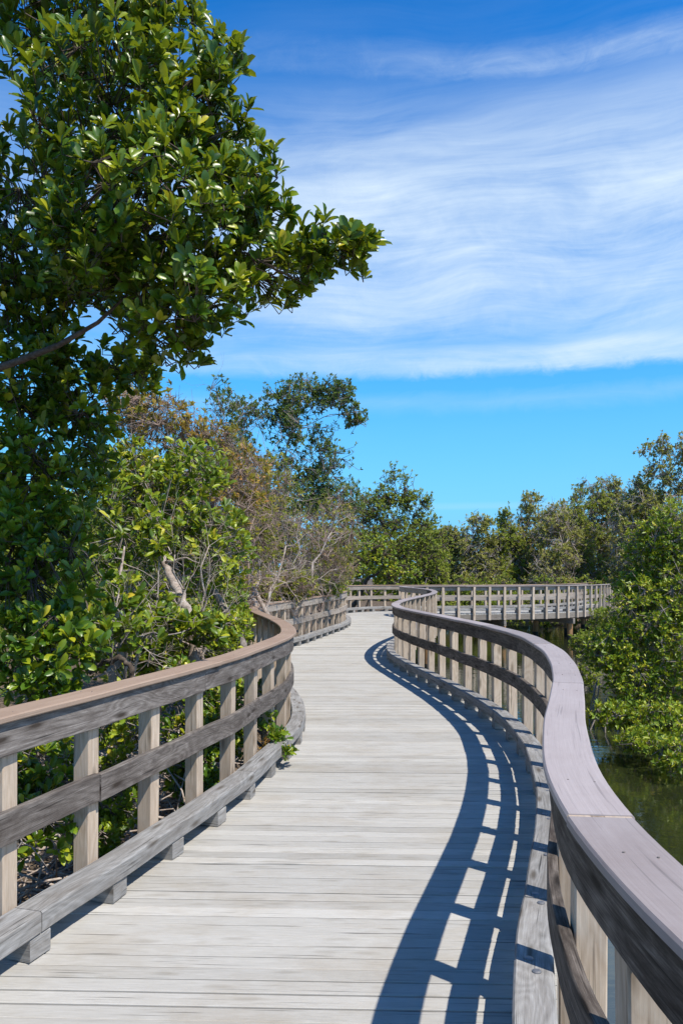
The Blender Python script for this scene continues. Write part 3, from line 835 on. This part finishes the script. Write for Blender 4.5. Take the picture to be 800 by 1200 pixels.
# --- low bushes seen through and over the left railing
low = [
    ('low green bush filling the railing gaps nearest the camera on the left', (-2.15, 3.6, -.45), [(20, 960, 3.9, 70, 50, .25, 34), (40, 900, 4.2, 60, 45, .3, 36), (-60, 900, 3.9, 90, 100, .3, 40)], .07, 'leaf_near', .4),
    ('small-leaved bush behind the left railing between its second and third posts in view', (-1.9, 4.7, -.45), [(130, 930, 4.9, 42, 50, .25, 40), (150, 850, 5.1, 40, 30, .3, 34), (110, 985, 4.7, 30, 30, .2, 22)], .06, 'leaf_fresh', .35),
    ('leafy bush crowding the left railing just before its first bulge toward the path', (-1.45, 6.2, -.45), [(220, 880, 6.3, 32, 55, .22, 60), (262, 850, 6.8, 28, 45, .2, 50), (215, 800, 6.5, 30, 25, .3, 36), (240, 930, 6.1, 22, 25, .2, 26)], .07, 'leaf_near', .5),
    ('yellow-tinged bush over the cap board of the left railing, below the leaning log', (-1.75, 8.6, -.45), [(215, 750, 8.4, 48, 24, .4, 90), (268, 735, 9.2, 28, 24, .4, 60), (170, 770, 7.6, 40, 25, .4, 60), (260, 790, 8.4, 30, 60, .3, 60)], .08, 'leaf_fresh', .45),
    ('dense bush tucked in the hollow of the left railing, below the olive twiggy mangrove', (-2.3, 12.3, -.45), [(262, 705, 11.8, 30, 22, .5, 80), (245, 730, 11, 32, 20, .5, 80), (280, 740, 11.6, 16, 26, .3, 50)], .085, 'leaf_fresh', .42),
    ('low sunlit bush along the outside of the far bend of the left railing', (-1.1, 18.9, -.45), [(320, 697, 17.8, 36, 12, .3, 80), (372, 690, 20.4, 34, 12, .3, 80), (398, 690, 23.6, 12, 14, .3, 40)], .09, 'leaf_fresh', .45),
    ('shaded bush at the back of the thicket between the half-dry and the twiggy mangroves', (-3.6, 13.6, -.45), [(170, 650, 12.5, 50, 60, .6, 110), (200, 600, 13, 50, 60, .6, 90), (120, 620, 12.5, 50, 80, .6, 90)], .09, 'leaf_near', .35),
]
for lab, base, lobes, Lf, lm, t0 in low:
    tree('mangrove_bush', lab, 'bush', base, lobes, M[lm], M['bark_grey'], Lf, 8, .44, T_NEAR if base[1] < 7 else T_MID, 'bushes behind the left railing', tr=.02, tint0=t0, twr=.003, bare=.4, stems=3, fork=.3, dens=3.3)

# little plant growing through the railing onto the deck
sprig = tree('seedling_plant', 'leafy sprig with reddish leaves pushing through the left railing onto the deck', 'plant', (-.62, 6.75, -.35),
     [(320, 864, 6.75, 15, 13, .10, 8), (302, 850, 6.9, 8, 14, .1, 5), (334, 882, 6.55, 10, 6, .1, 5), (305, 805, 7.0, 7, 12, .1, 4), (316, 840, 6.9, 6, 8, .06, 3)], M['leaf_near'], M['bark_red'], .075, 7, .45, T_NEAR, tr=.008, tint0=.35, twr=.0025)

fo = Foliage()
P = at(312, 872, 6.7) + rng.normal(0, .035, (9, 3)); A = unit(rng.normal(0, .5, (9, 3)) + np.array([.2, -.4, .7]))
rosettes(fo, P, A, 6, .055, .42, T_MID, tint0=.92, tints=.05)
link('dried_leaf_cluster', fo.mesh('dried_leaf_cluster', [M['leaf_dry'], M['bark_red']], np.array(sprig.location), True), sprig)['label'] = 'small cluster of reddish dried leaves'
# --- dead wood
snag('dead_tree', 'pale forked dead trunk standing behind the hollow of the left railing', 'dead tree', at(298, 700, 14.6) * np.array([1, 1, 1]) - np.array([0, 0, .9]),
     [(at(292, 590, 14.8), 1.0), (at(300, 560, 15.0), .6), (at(335, 640, 15), .5)], M['bark_pale'], .09, 3, seed=4)
snag('dead_tree', 'bare whitish branches reaching sideways over the second railing bend', 'dead tree', at(345, 690, 17.6) - np.array([0, 0, .6]),
     [(at(388, 624, 18), .9), (at(305, 640, 16.9), .8), (at(350, 615, 17.8), .5)], M['bark_pale'], .05, 4, seed=9)
snag('dead_tree', 'reddish leafless twig tangle between the bare whitish branches and the dark round tree', 'dead tree', at(375, 690, 20.0) - np.array([0, 0, .6]),
     [(at(360, 640, 19.6), 1), (at(380, 630, 20), .8), (at(405, 640, 20.6), .8), (at(420, 635, 21), .6), (at(345, 660, 19.4), .8)], M['bark_red'], .032, 5, seed=21, spread=.7)
snag('dead_tree', 'thin grey dead limbs at the top of the half-dry mangrove', 'dead tree', at(215, 640, 11.4) - np.array([0, 0, .8]),
     [(at(168, 520, 11.0), 1), (at(245, 545, 11.2), .8), (at(262, 500, 11.6), .6)], M['bark_red'], .03, 4, seed=33, spread=.6)


snag('dead_tree', 'pale spreading dead branches low in the thicket, just left of the leaning log', 'dead tree', at(232, 760, 7.9) - np.array([0, 0, .3]),
     [(at(205, 650, 7.6), 1), (at(245, 640, 7.9), .8), (at(262, 700, 8.0), .7), (at(180, 690, 7.4), .6)], M['bark_pale'], .026, 4, seed=51, spread=.65)
snag('dead_tree', 'dead twiggy branches beside the large mangrove, over the left cap board', 'dead tree', at(150, 790, 6.5) - np.array([0, 0, .3]),
     [(at(140, 690, 6.2), 1), (at(172, 700, 6.6), .8), (at(128, 740, 6.0), .6)], M['bark_pale'], .02, 4, seed=52, spread=.65)
snag('dead_tree', 'tall bare brown limbs threading up through the olive twiggy mangrove', 'dead tree', at(275, 700, 12.6) - np.array([0, 0, .5]),
     [(at(262, 540, 12.6), 1), (at(300, 600, 12.8), .8), (at(235, 590, 12.2), .8), (at(290, 650, 12.6), .6)], M['bark_red'], .04, 4, seed=53, spread=.6)


def stick(name, label, cat, pts, rad, mat, sides=10, shoots=0, kink=.25):
    base = np.array(pts[-1] if pts[-1][2] < pts[0][2] else pts[0], float)
    root = empty(name, tuple(base), label, cat)
    P, Rr = [], []
    for i in range(len(pts) - 1):
        for q in range(5):
            f = q / 5
            a, b = np.array(pts[i]), np.array(pts[i + 1])
            r_ = rad[i] * (1 - f) + rad[i + 1] * f
            P.append(a + (b - a) * f - base + rng.normal(0, kink, 3) * r_); Rr.append(r_ * rng.uniform(.88, 1.14))
    P.append(np.array(pts[-1]) - base); Rr.append(rad[-1])
    mb = MB(); mb.tube(P, Rr, sides)
    link('stem', mb.mesh('stem', mat, True), root)
    for k in range(shoots):
        i = int(rng.integers(1, len(P) - 6)); d = unit(rng.normal(0, 1, 3) + np.array([0, -.3, .5]))
        w = wobbly(P[i], P[i] + d * rng.uniform(.25, .6), 6, .12)
        mb = MB(); mb.tube(w, [Rr[i] * (.5 - .08 * q) for q in range(6)], 6)
        link('side_branch', mb.mesh('side_branch', mat, True), root)
    return root


stick('log', 'straight grey leaning log with the bark gone, between thicket and railing bend', 'log', [at(238, 668, 9.2), at(248, 690, 9.15), at(264, 712, 9.1), at(281, 738, 9.0), at(292, 775, 9.0)], [.035, .04, .042, .044, .045], M['bark_grey'])
stick('dead_tree', 'pale sunlit leaning dead trunk in the middle of the thicket', 'dead trunk', [at(172, 590, 8.2), at(184, 640, 8.05), at(197, 668, 7.95), at(209, 696, 7.85), at(222, 728, 7.75), at(232, 800, 7.7)], [.012, .026, .038, .046, .052, .066], M['bark_pale'], 12, 5, .35)
stick('dead_tree', 'thin upright dead trunk close behind the left railing, beside the large mangrove', 'dead trunk', [at(146, 640, 6.9), at(139, 690, 6.7), at(134, 725, 6.6), at(140, 758, 6.5), at(133, 790, 6.4), at(136, 860, 6.4)], [.008, .016, .024, .03, .034, .045], M['bark_pale'], 12, 4, .5)
stick('log', 'short sawn log end pointing at the path, lying among leaves under the pale trunk', 'log', [at(226, 735, 7.3), at(210, 736, 7.5), at(180, 742, 7.9)], [.045, .047, .05], M['bark_grey'])
stick('root', 'dark curved mangrove root looping just over the left cap board', 'root', [at(106, 790, 6.4), at(118, 776, 6.2), at(140, 770, 6.1), at(152, 778, 6.1), at(160, 800, 6.1)], [.012, .016, .02, .022, .024], M['bark_dark'], 10, 2, .5)
# tangle of dead sticks on the bank under the near railing
mb = MB()
for k in range(760):
    d = rng.uniform(3.3, 8.5)
    lx = float(np.interp(d, LC.Q[lsort, 1], LC.Q[lsort, 0]))
    c0 = np.array([lx - rng.uniform(.55, 1.8), d, -.40 + .5 * rng.random() ** 2])
    v = unit(rng.normal(0, 1, 3) * np.array([1, 1, .45])); L_ = rng.uniform(.12, .45)
    mb.tube([c0 - v * L_, c0 + rng.normal(0, .05, 3), c0 + v * L_ + rng.normal(0, .05, 3)], [rng.uniform(.004, .012), .007, .004], 5)
tag(link('deadwood_litter', mb.mesh('deadwood_litter', M['bark_pale'], True)), 'tangle of pale dead sticks on the bank under the near left railing', 'dead sticks', kind='stuff')

# --- right-hand mangroves over the water
def prop_roots(mb):
    for k in range(34):
        px = rng.uniform(688, 790); d = rng.uniform(12.6, 14.4)
        q = np.array([(px - 400) * d / F, d, -1.45]); h = rng.uniform(.5, .95)
        e = q + np.array([rng.uniform(.12, .45), rng.uniform(.05, .5), h + .15])
        P_ = [q, q + np.array([.01, 0, .3]), q * .62 + e * .38 + np.array([-.04, 0, .2]), q * .3 + e * .7 + np.array([-.02, 0, .12]), e]
        r_ = rng.uniform(.006, .013)
        mb.tube([p_ + rng.normal(0, .012, 3) for p_ in P_], [r_, r_, r_ * 1.05, r_ * 1.1, r_ * 1.2], 6)


tree('mangrove_tree', 'lush sunlit mangrove overhanging the water at the right edge, in front of the bridge end', 'tree', (6.1, 14.6, -1.3),
     [(766, 640, 14.2, 34, 32, .8, 180), (790, 630, 14, 35, 45, .8, 190), (746, 692, 14.2, 26, 26, .7, 140), (760, 720, 13.6, 45, 45, .8, 260), (715, 762, 13.6, 28, 30, .6, 160), (800, 780, 13, 45, 55, .8, 280), (745, 800, 13.2, 36, 34, .6, 190), (775, 850, 11.6, 42, 28, .5, 170), (722, 838, 12.0, 28, 16, .4, 70), (795, 885, 9.9, 32, 20, .4, 80), (752, 868, 10.8, 30, 12, .4, 60), (860, 700, 14, 60, 100, 1.0, 320), (800, 690, 13.5, 40, 50, .8, 220), (850, 850, 12.6, 50, 50, .6, 160)],
     M['leaf_fresh'], M['bark_grey'], .088, 8, .45, T_MID, tr=.08, tint0=.5, twr=.004, stems=4, fork=.4, up=.6, droop=.3, dens=2.2, extra=prop_roots)
tree('mangrove_bush', 'dark low mangrove in the shade between the bridge piles and the right-hand mangrove', 'bush', (6.1, 19.0, -1.3),
     [(703, 728, 19.5, 14, 16, .6, 70), (684, 755, 18.6, 15, 16, .5, 70), (700, 765, 18, 22, 25, .6, 90), (688, 790, 17.5, 12, 16, .5, 50), (722, 738, 18.5, 20, 26, .6, 110)],
     M['leaf_far'], M['bark_grey'], .10, 8, .45, T_MID, tr=.05, tint0=.25, twr=.006, stems=3, fork=.4)
tree('mangrove_tree', 'tall loose-crowned tree at the right edge, highest above the far treeline', 'tree', (17.6, 42, -.7),
     [(770, 524, 42, 18, 12, 1.0, 50), (795, 535, 42, 22, 14, 1.0, 60), (775, 552, 42, 22, 14, 1.0, 56), (820, 520, 42, 25, 20, 1.0, 60), (800, 570, 42, 32, 18, 1.0, 90), (760, 590, 42, 34, 20, 1.0, 110), (830, 560, 42, 30, 30, 1.0, 90)],
     M['leaf_faro'], M['bark_pale'], .15, 8, .5, T_FAR, tr=.13, tint0=.4, twr=.012, clumps=11, fork=.5, dens=3)
ft = [  # px, top row, half width, distance, leaf, tint, label, bare twigs
    (530, 612, 26, 46, 'leaf_faro', .3, 'lowest tree of the far treeline, at the notch where the sky dips lowest', .1),
    (562, 600, 26, 45, 'leaf_faro', .45, 'olive tree of the far treeline just right of the lowest notch', .3),
    (592, 602, 24, 46, 'leaf_far', .4, 'mid-green flat-topped tree behind the middle of the bridge railing', .1),
    (622, 578, 24, 47, 'leaf_faro', .45, 'olive tree with a pointed top behind the middle of the bridge railing', .2),
    (652, 588, 26, 44, 'leaf_faro', .4, 'twiggy olive tree with pale bare branches above the bridge pile', .8),
    (686, 556, 30, 46, 'leaf_far', .5, 'broad green tree rising behind the right end of the bridge', .1),
    (715, 552, 26, 48, 'leaf_faro', .45, 'grey-olive crown between the broad green tree and the tall right-edge tree', .3),
    (742, 566, 28, 43, 'leaf_faro', .35, 'tree with reddish bare limbs beneath its crown, left of the right-hand mangrove', .5),
    (762, 548, 26, 50, 'leaf_faro', .5, 'pale olive crown just left of the tall loose-crowned tree at the right edge', .2),
    (672, 572, 24, 50, 'leaf_faro', .5, 'pale olive crown half hidden left of the broad green tree', .2),
    (505, 622, 18, 41, 'leaf_far', .5, 'small fresh-green tree just right of the dark round-headed tree', .1),
    (790, 585, 40, 40, 'leaf_faro', .42, 'wide olive tree filling the right edge under the tall loose crown', .3),
]
for (px, top, hw, d, lm, t0, lab, br) in ft:
    bx = (px - 400) * d / F
    H_ = 712 - top
    lob = [(px, top + H_ * .14, d, hw * .55, H_ * .13, 1.1, 70), (px - hw * .45, top + H_ * .3, d - .3, hw * .6, H_ * .16, 1.1, 90), (px + hw * .5, top + H_ * .34, d, hw * .6, H_ * .17, 1.1, 90),
           (px, top + H_ * .52, d - .8, hw * .95, H_ * .2, 1.1, 140), (px - hw * .4, top + H_ * .75, d - 1, hw * .75, H_ * .2, 1.0, 120), (px + hw * .45, top + H_ * .78, d - 1, hw * .75, H_ * .2, 1.0, 120), (px, top + H_ * .98, d - 1.2, hw, H_ * .14, .8, 90)]
    lob = [(a + rng.normal(0, hw * .12), b + rng.normal(0, H_ * .03), c_, e * rng.uniform(.85, 1.15), f * rng.uniform(.85, 1.15), g_, n_) for a, b, c_, e, f, g_, n_ in lob]
    tree('mangrove_tree', lab, 'tree', (bx, d, -.8), lob, M[lm], M['bark_pale'] if br > .4 else M['bark_grey'], .145, 8, .5, T_FAR, 'trees behind the bridge', tr=.11, tint0=t0 + .1, twr=.009, bare=br * .6, clumps=24, fork=.4, dens=4.2)
for lab, px, d, t0 in [('low bush at the water line left of the orange bridge pile', 590, 36.5, .3), ('low bush at the water line right behind the orange bridge pile', 640, 37.5, .38), ('low bush at the water line under the left half of the bridge', 545, 36, .35), ('low bush at the water line at the hidden end of the bridge', 685, 39, .42)]:
    tree('mangrove_bush', lab, 'bush', ((px - 400) * d / F, d, -1.1), [(px - 14, 712, d, 18, 14, .6, 70), (px + 12, 705, d, 20, 16, .6, 80), (px, 722, d - .6, 28, 14, .5, 80), (px + 2, 688, d + .5, 24, 14, .6, 60)], M['leaf_far'], M['bark_dark'], .15, 8, .5, T_FAR, 'bushes under the bridge', tr=.04, tint0=t0, twr=.01, stems=3, fork=.3)
snag('dead_tree', 'pale bare fallen branches against the trees just above the bridge railing', 'dead tree', at(660, 700, 42.5), [(at(628, 655, 42), 1), (at(640, 665, 42), .7), (at(676, 660, 42.5), .6)], M['bark_pale'], .06, 3, seed=5)

# --- far wood that closes the view (one mass)
fo = Foliage()
n = 11000
X = rng.uniform(-60, 75, n); Y = 58 + rng.uniform(0, 9, n) + .0 * X
top = 4.2 + .8 * np.sin(X * .35) + .7 * np.sin(X * .9 + 1) + np.where(X < -4, 2.5, 0) + np.where(X > 24, 2.0, 0)
Z = -1.0 + (top + 1.0) * rng.random(n) ** .75
P = np.stack([X, Y, Z], 1)
A = unit(np.stack([rng.normal(0, .4, n), -.4 + rng.normal(0, .3, n), np.full(n, .8)], 1))
rosettes(fo, P, A, 9, .55, .5, T_FAR, tint0=.42)
# nearer flank on the left, behind the thicket
n = 5600
X = rng.uniform(-24, -5.5, n); Y = rng.uniform(0, 42, n)
Z = -.8 + (5.0 + 1.0 * np.sin(X * .8 + Y * .5)) * rng.random(n) ** .7
P = np.stack([X, Y, Z], 1)
A = unit(np.stack([.3 + rng.normal(0, .4, n), -.3 + rng.normal(0, .3, n), np.full(n, .8)], 1))
rosettes(fo, P, A, 9, .34, .5, T_FAR, tint0=.4)
tag(link('distant_wood', fo.mesh('distant_wood', [M['leaf_far'], M['bark_dark']], (0, 0, 0), False)), 'unbroken green mangrove wood behind and beyond the separate trees', 'woodland', kind='stuff')

# ------------------------------------------------------------------ light
SUN_EL = math.radians(56.5)
hx, hy = .75, -.66
hl = math.hypot(hx, hy); hx /= hl; hy /= hl
sv = Vector((hx * math.cos(SUN_EL), hy * math.cos(SUN_EL), math.sin(SUN_EL)))
sd = bpy.data.lights.new('sun', 'SUN'); sd.energy = 5.0; sd.angle = math.radians(.53); sd.color = (1, .94, .84)
so = bpy.data.objects.new('sun', sd); COL.objects.link(so); so.rotation_euler = sv.to_track_quat('Z', 'Y').to_euler(); so.location = (8, -8, 20)

w = bpy.data.worlds.new('World'); S.world = w; w.use_nodes = True
nt = w.node_tree; L = nt.links.new
bg = nt.nodes['Background']
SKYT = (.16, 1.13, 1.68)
sky = nd(nt, 'ShaderNodeTexSky', sky_type='NISHITA', sun_disc=False, sun_elevation=SUN_EL, sun_rotation=math.atan2(hx, hy), air_density=1.0, dust_density=.0, ozone_density=3.0)
tc = nd(nt, 'ShaderNodeTexCoord')
sx = nd(nt, 'ShaderNodeSeparateXYZ'); L(tc.outputs['Generated'], sx.inputs[0])
cz = nd(nt, 'ShaderNodeCombineXYZ'); L(sx.outputs[0], cz.inputs[0]); L(sx.outputs[1], cz.inputs[1]); L(math_(nt, 'MAXIMUM', sx.outputs[2], .09), cz.inputs[2]); L(cz.outputs[0], sky.inputs[0])
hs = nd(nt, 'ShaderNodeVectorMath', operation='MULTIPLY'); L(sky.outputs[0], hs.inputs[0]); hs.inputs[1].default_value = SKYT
hr = math_(nt, 'POWER', math_(nt, 'ADD', math_(nt, 'MULTIPLY', sx.outputs[0], sx.outputs[0]), math_(nt, 'MULTIPLY', sx.outputs[1], sx.outputs[1])), .5)
el = math_(nt, 'DIVIDE', sx.outputs[2], math_(nt, 'MAXIMUM', hr, .01))           # tan(elevation)
az = math_(nt, 'ARCTAN2', sx.outputs[0], sx.outputs[1])
# polarised look, unseen zenith darkened further to lower ambient light; paler at the horizon
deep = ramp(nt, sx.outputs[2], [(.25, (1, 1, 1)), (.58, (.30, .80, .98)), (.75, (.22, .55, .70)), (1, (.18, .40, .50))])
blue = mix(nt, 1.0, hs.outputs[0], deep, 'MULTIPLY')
blue = mix(nt, ramp(nt, el, [(.0, (.85,) * 3), (.10, (.62,) * 3), (.20, (.34,) * 3), (.34, (0,) * 3)]), blue, (2.2, 4.45, 7.0))
# cirrus: noise drawn out sideways and torn by a second noise, streaks climbing to the right
wx = nd(nt, 'ShaderNodeCombineXYZ'); L(math_(nt, 'MULTIPLY', az, 3.2), wx.inputs[0]); L(math_(nt, 'MULTIPLY', el, 6.0), wx.inputs[1])
wn = nd(nt, 'ShaderNodeTexNoise', n_Scale=1.3, n_Detail=1.0, n_Roughness=.4); L(wx.outputs[0], wn.inputs['Vector'])
warp = math_(nt, 'MULTIPLY', math_(nt, 'SUBTRACT', wn.outputs[0], .5), .085)
e2 = math_(nt, 'ADD', math_(nt, 'SUBTRACT', el, math_(nt, 'MULTIPLY', az, .03)), warp)


def streak(sa, se, det, rgh, dist, off=0.0):
    c_ = nd(nt, 'ShaderNodeCombineXYZ'); L(math_(nt, 'MULTIPLY', az, sa), c_.inputs[0]); L(math_(nt, 'MULTIPLY', e2, se), c_.inputs[1]); c_.inputs[2].default_value = off
    n_ = nd(nt, 'ShaderNodeTexNoise', n_Scale=1.0, n_Detail=det, n_Roughness=rgh, n_Distortion=dist); L(c_.outputs[0], n_.inputs['Vector'])
    return n_.outputs[0]


n1 = streak(2.4, 9.0, 8.0, .58, .5, 3.1)
n2 = streak(3.2, 52.0, 8.0, .66, .12, 1.7)
n3 = streak(14.0, 20.0, 6.0, .7, .9, 7.7)
elw = math_(nt, 'ADD', el, math_(nt, 'MULTIPLY', math_(nt, 'SUBTRACT', n3, .5), .022))
veil = ramp(nt, elw, [(.0, (0, 0, 0)), (.252, (.0,) * 3), (.264, (.50,) * 3), (.283, (.64,) * 3), (.298, (.38,) * 3), (.325, (.56,) * 3), (.42, (.74,) * 3), (.50, (.62,) * 3), (.56, (.42,) * 3), (.61, (.20,) * 3), (.66, (.05,) * 3), (.75, (.02,) * 3), (1.0, (0,) * 3)])
band = ramp(nt, math_(nt, 'ADD', math_(nt, 'ADD', el, math_(nt, 'MULTIPLY', warp, .7)), math_(nt, 'MULTIPLY', az, .05)), [(.622, (0,) * 3), (.652, (.34,) * 3), (.668, (.30,) * 3), (.705, (0,) * 3)])
band = math_(nt, 'MULTIPLY', band, math_(nt, 'MULTIPLY', ramp(nt, math_(nt, 'ADD', az, .5), [(.50, (.35,) * 3), (.85, (1.15,) * 3)]), math_(nt, 'ADD', math_(nt, 'MULTIPLY', n3, 1.1), .45)))
nz = math_(nt, 'ADD', math_(nt, 'ADD', math_(nt, 'MULTIPLY', math_(nt, 'SUBTRACT', n1, .5), 2.3), math_(nt, 'MULTIPLY', math_(nt, 'SUBTRACT', n2, .5), 1.05)), math_(nt, 'MULTIPLY', math_(nt, 'SUBTRACT', n3, .5), .5))
vb = math_(nt, 'MAXIMUM', veil, band)
dens = math_(nt, 'ADD', vb, math_(nt, 'MULTIPLY', nz, math_(nt, 'ADD', math_(nt, 'MULTIPLY', vb, 1.0), .02)))
azr = ramp(nt, math_(nt, 'ADD', az, .5), [(.22, (.45,) * 3), (.50, (1,) * 3)])
dens = math_(nt, 'MULTIPLY', dens, azr, True)
thin = ramp(nt, elw, [(.205, (0,) * 3), (.222, (.26,) * 3), (.226, (.22,) * 3), (.238, (0,) * 3)])
thin2 = ramp(nt, el, [(.083, (0,) * 3), (.0875, (.35,) * 3), (.092, (0,) * 3)])
dens = math_(nt, 'ADD', dens, math_(nt, 'MULTIPLY', math_(nt, 'ADD', thin, thin2), n2), True)
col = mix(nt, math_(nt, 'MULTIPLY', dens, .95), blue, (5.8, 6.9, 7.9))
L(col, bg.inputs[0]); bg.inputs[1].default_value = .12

# ------------------------------------------------------------------ camera
cd = bpy.data.cameras.new('camera'); cd.sensor_fit = 'VERTICAL'; cd.sensor_height = 36; cd.sensor_width = 24; cd.lens = 27.0; cd.shift_y = (HZ - 600) / 1200.0
cd.clip_start = .05; cd.clip_end = 2000
co = bpy.data.objects.new('camera', cd); COL.objects.link(co); co.location = (0, 0, EYE); co.rotation_euler = (math.radians(90), 0, 0)
S.camera = co
S.view_settings.view_transform = 'Standard'; S.view_settings.look = 'None'; S.view_settings.gamma = 1; S.view_settings.exposure = 0.18; S.view_settings.use_curve_mapping = False
S.cycles.max_bounces = 6
S.cycles.use_denoising = True
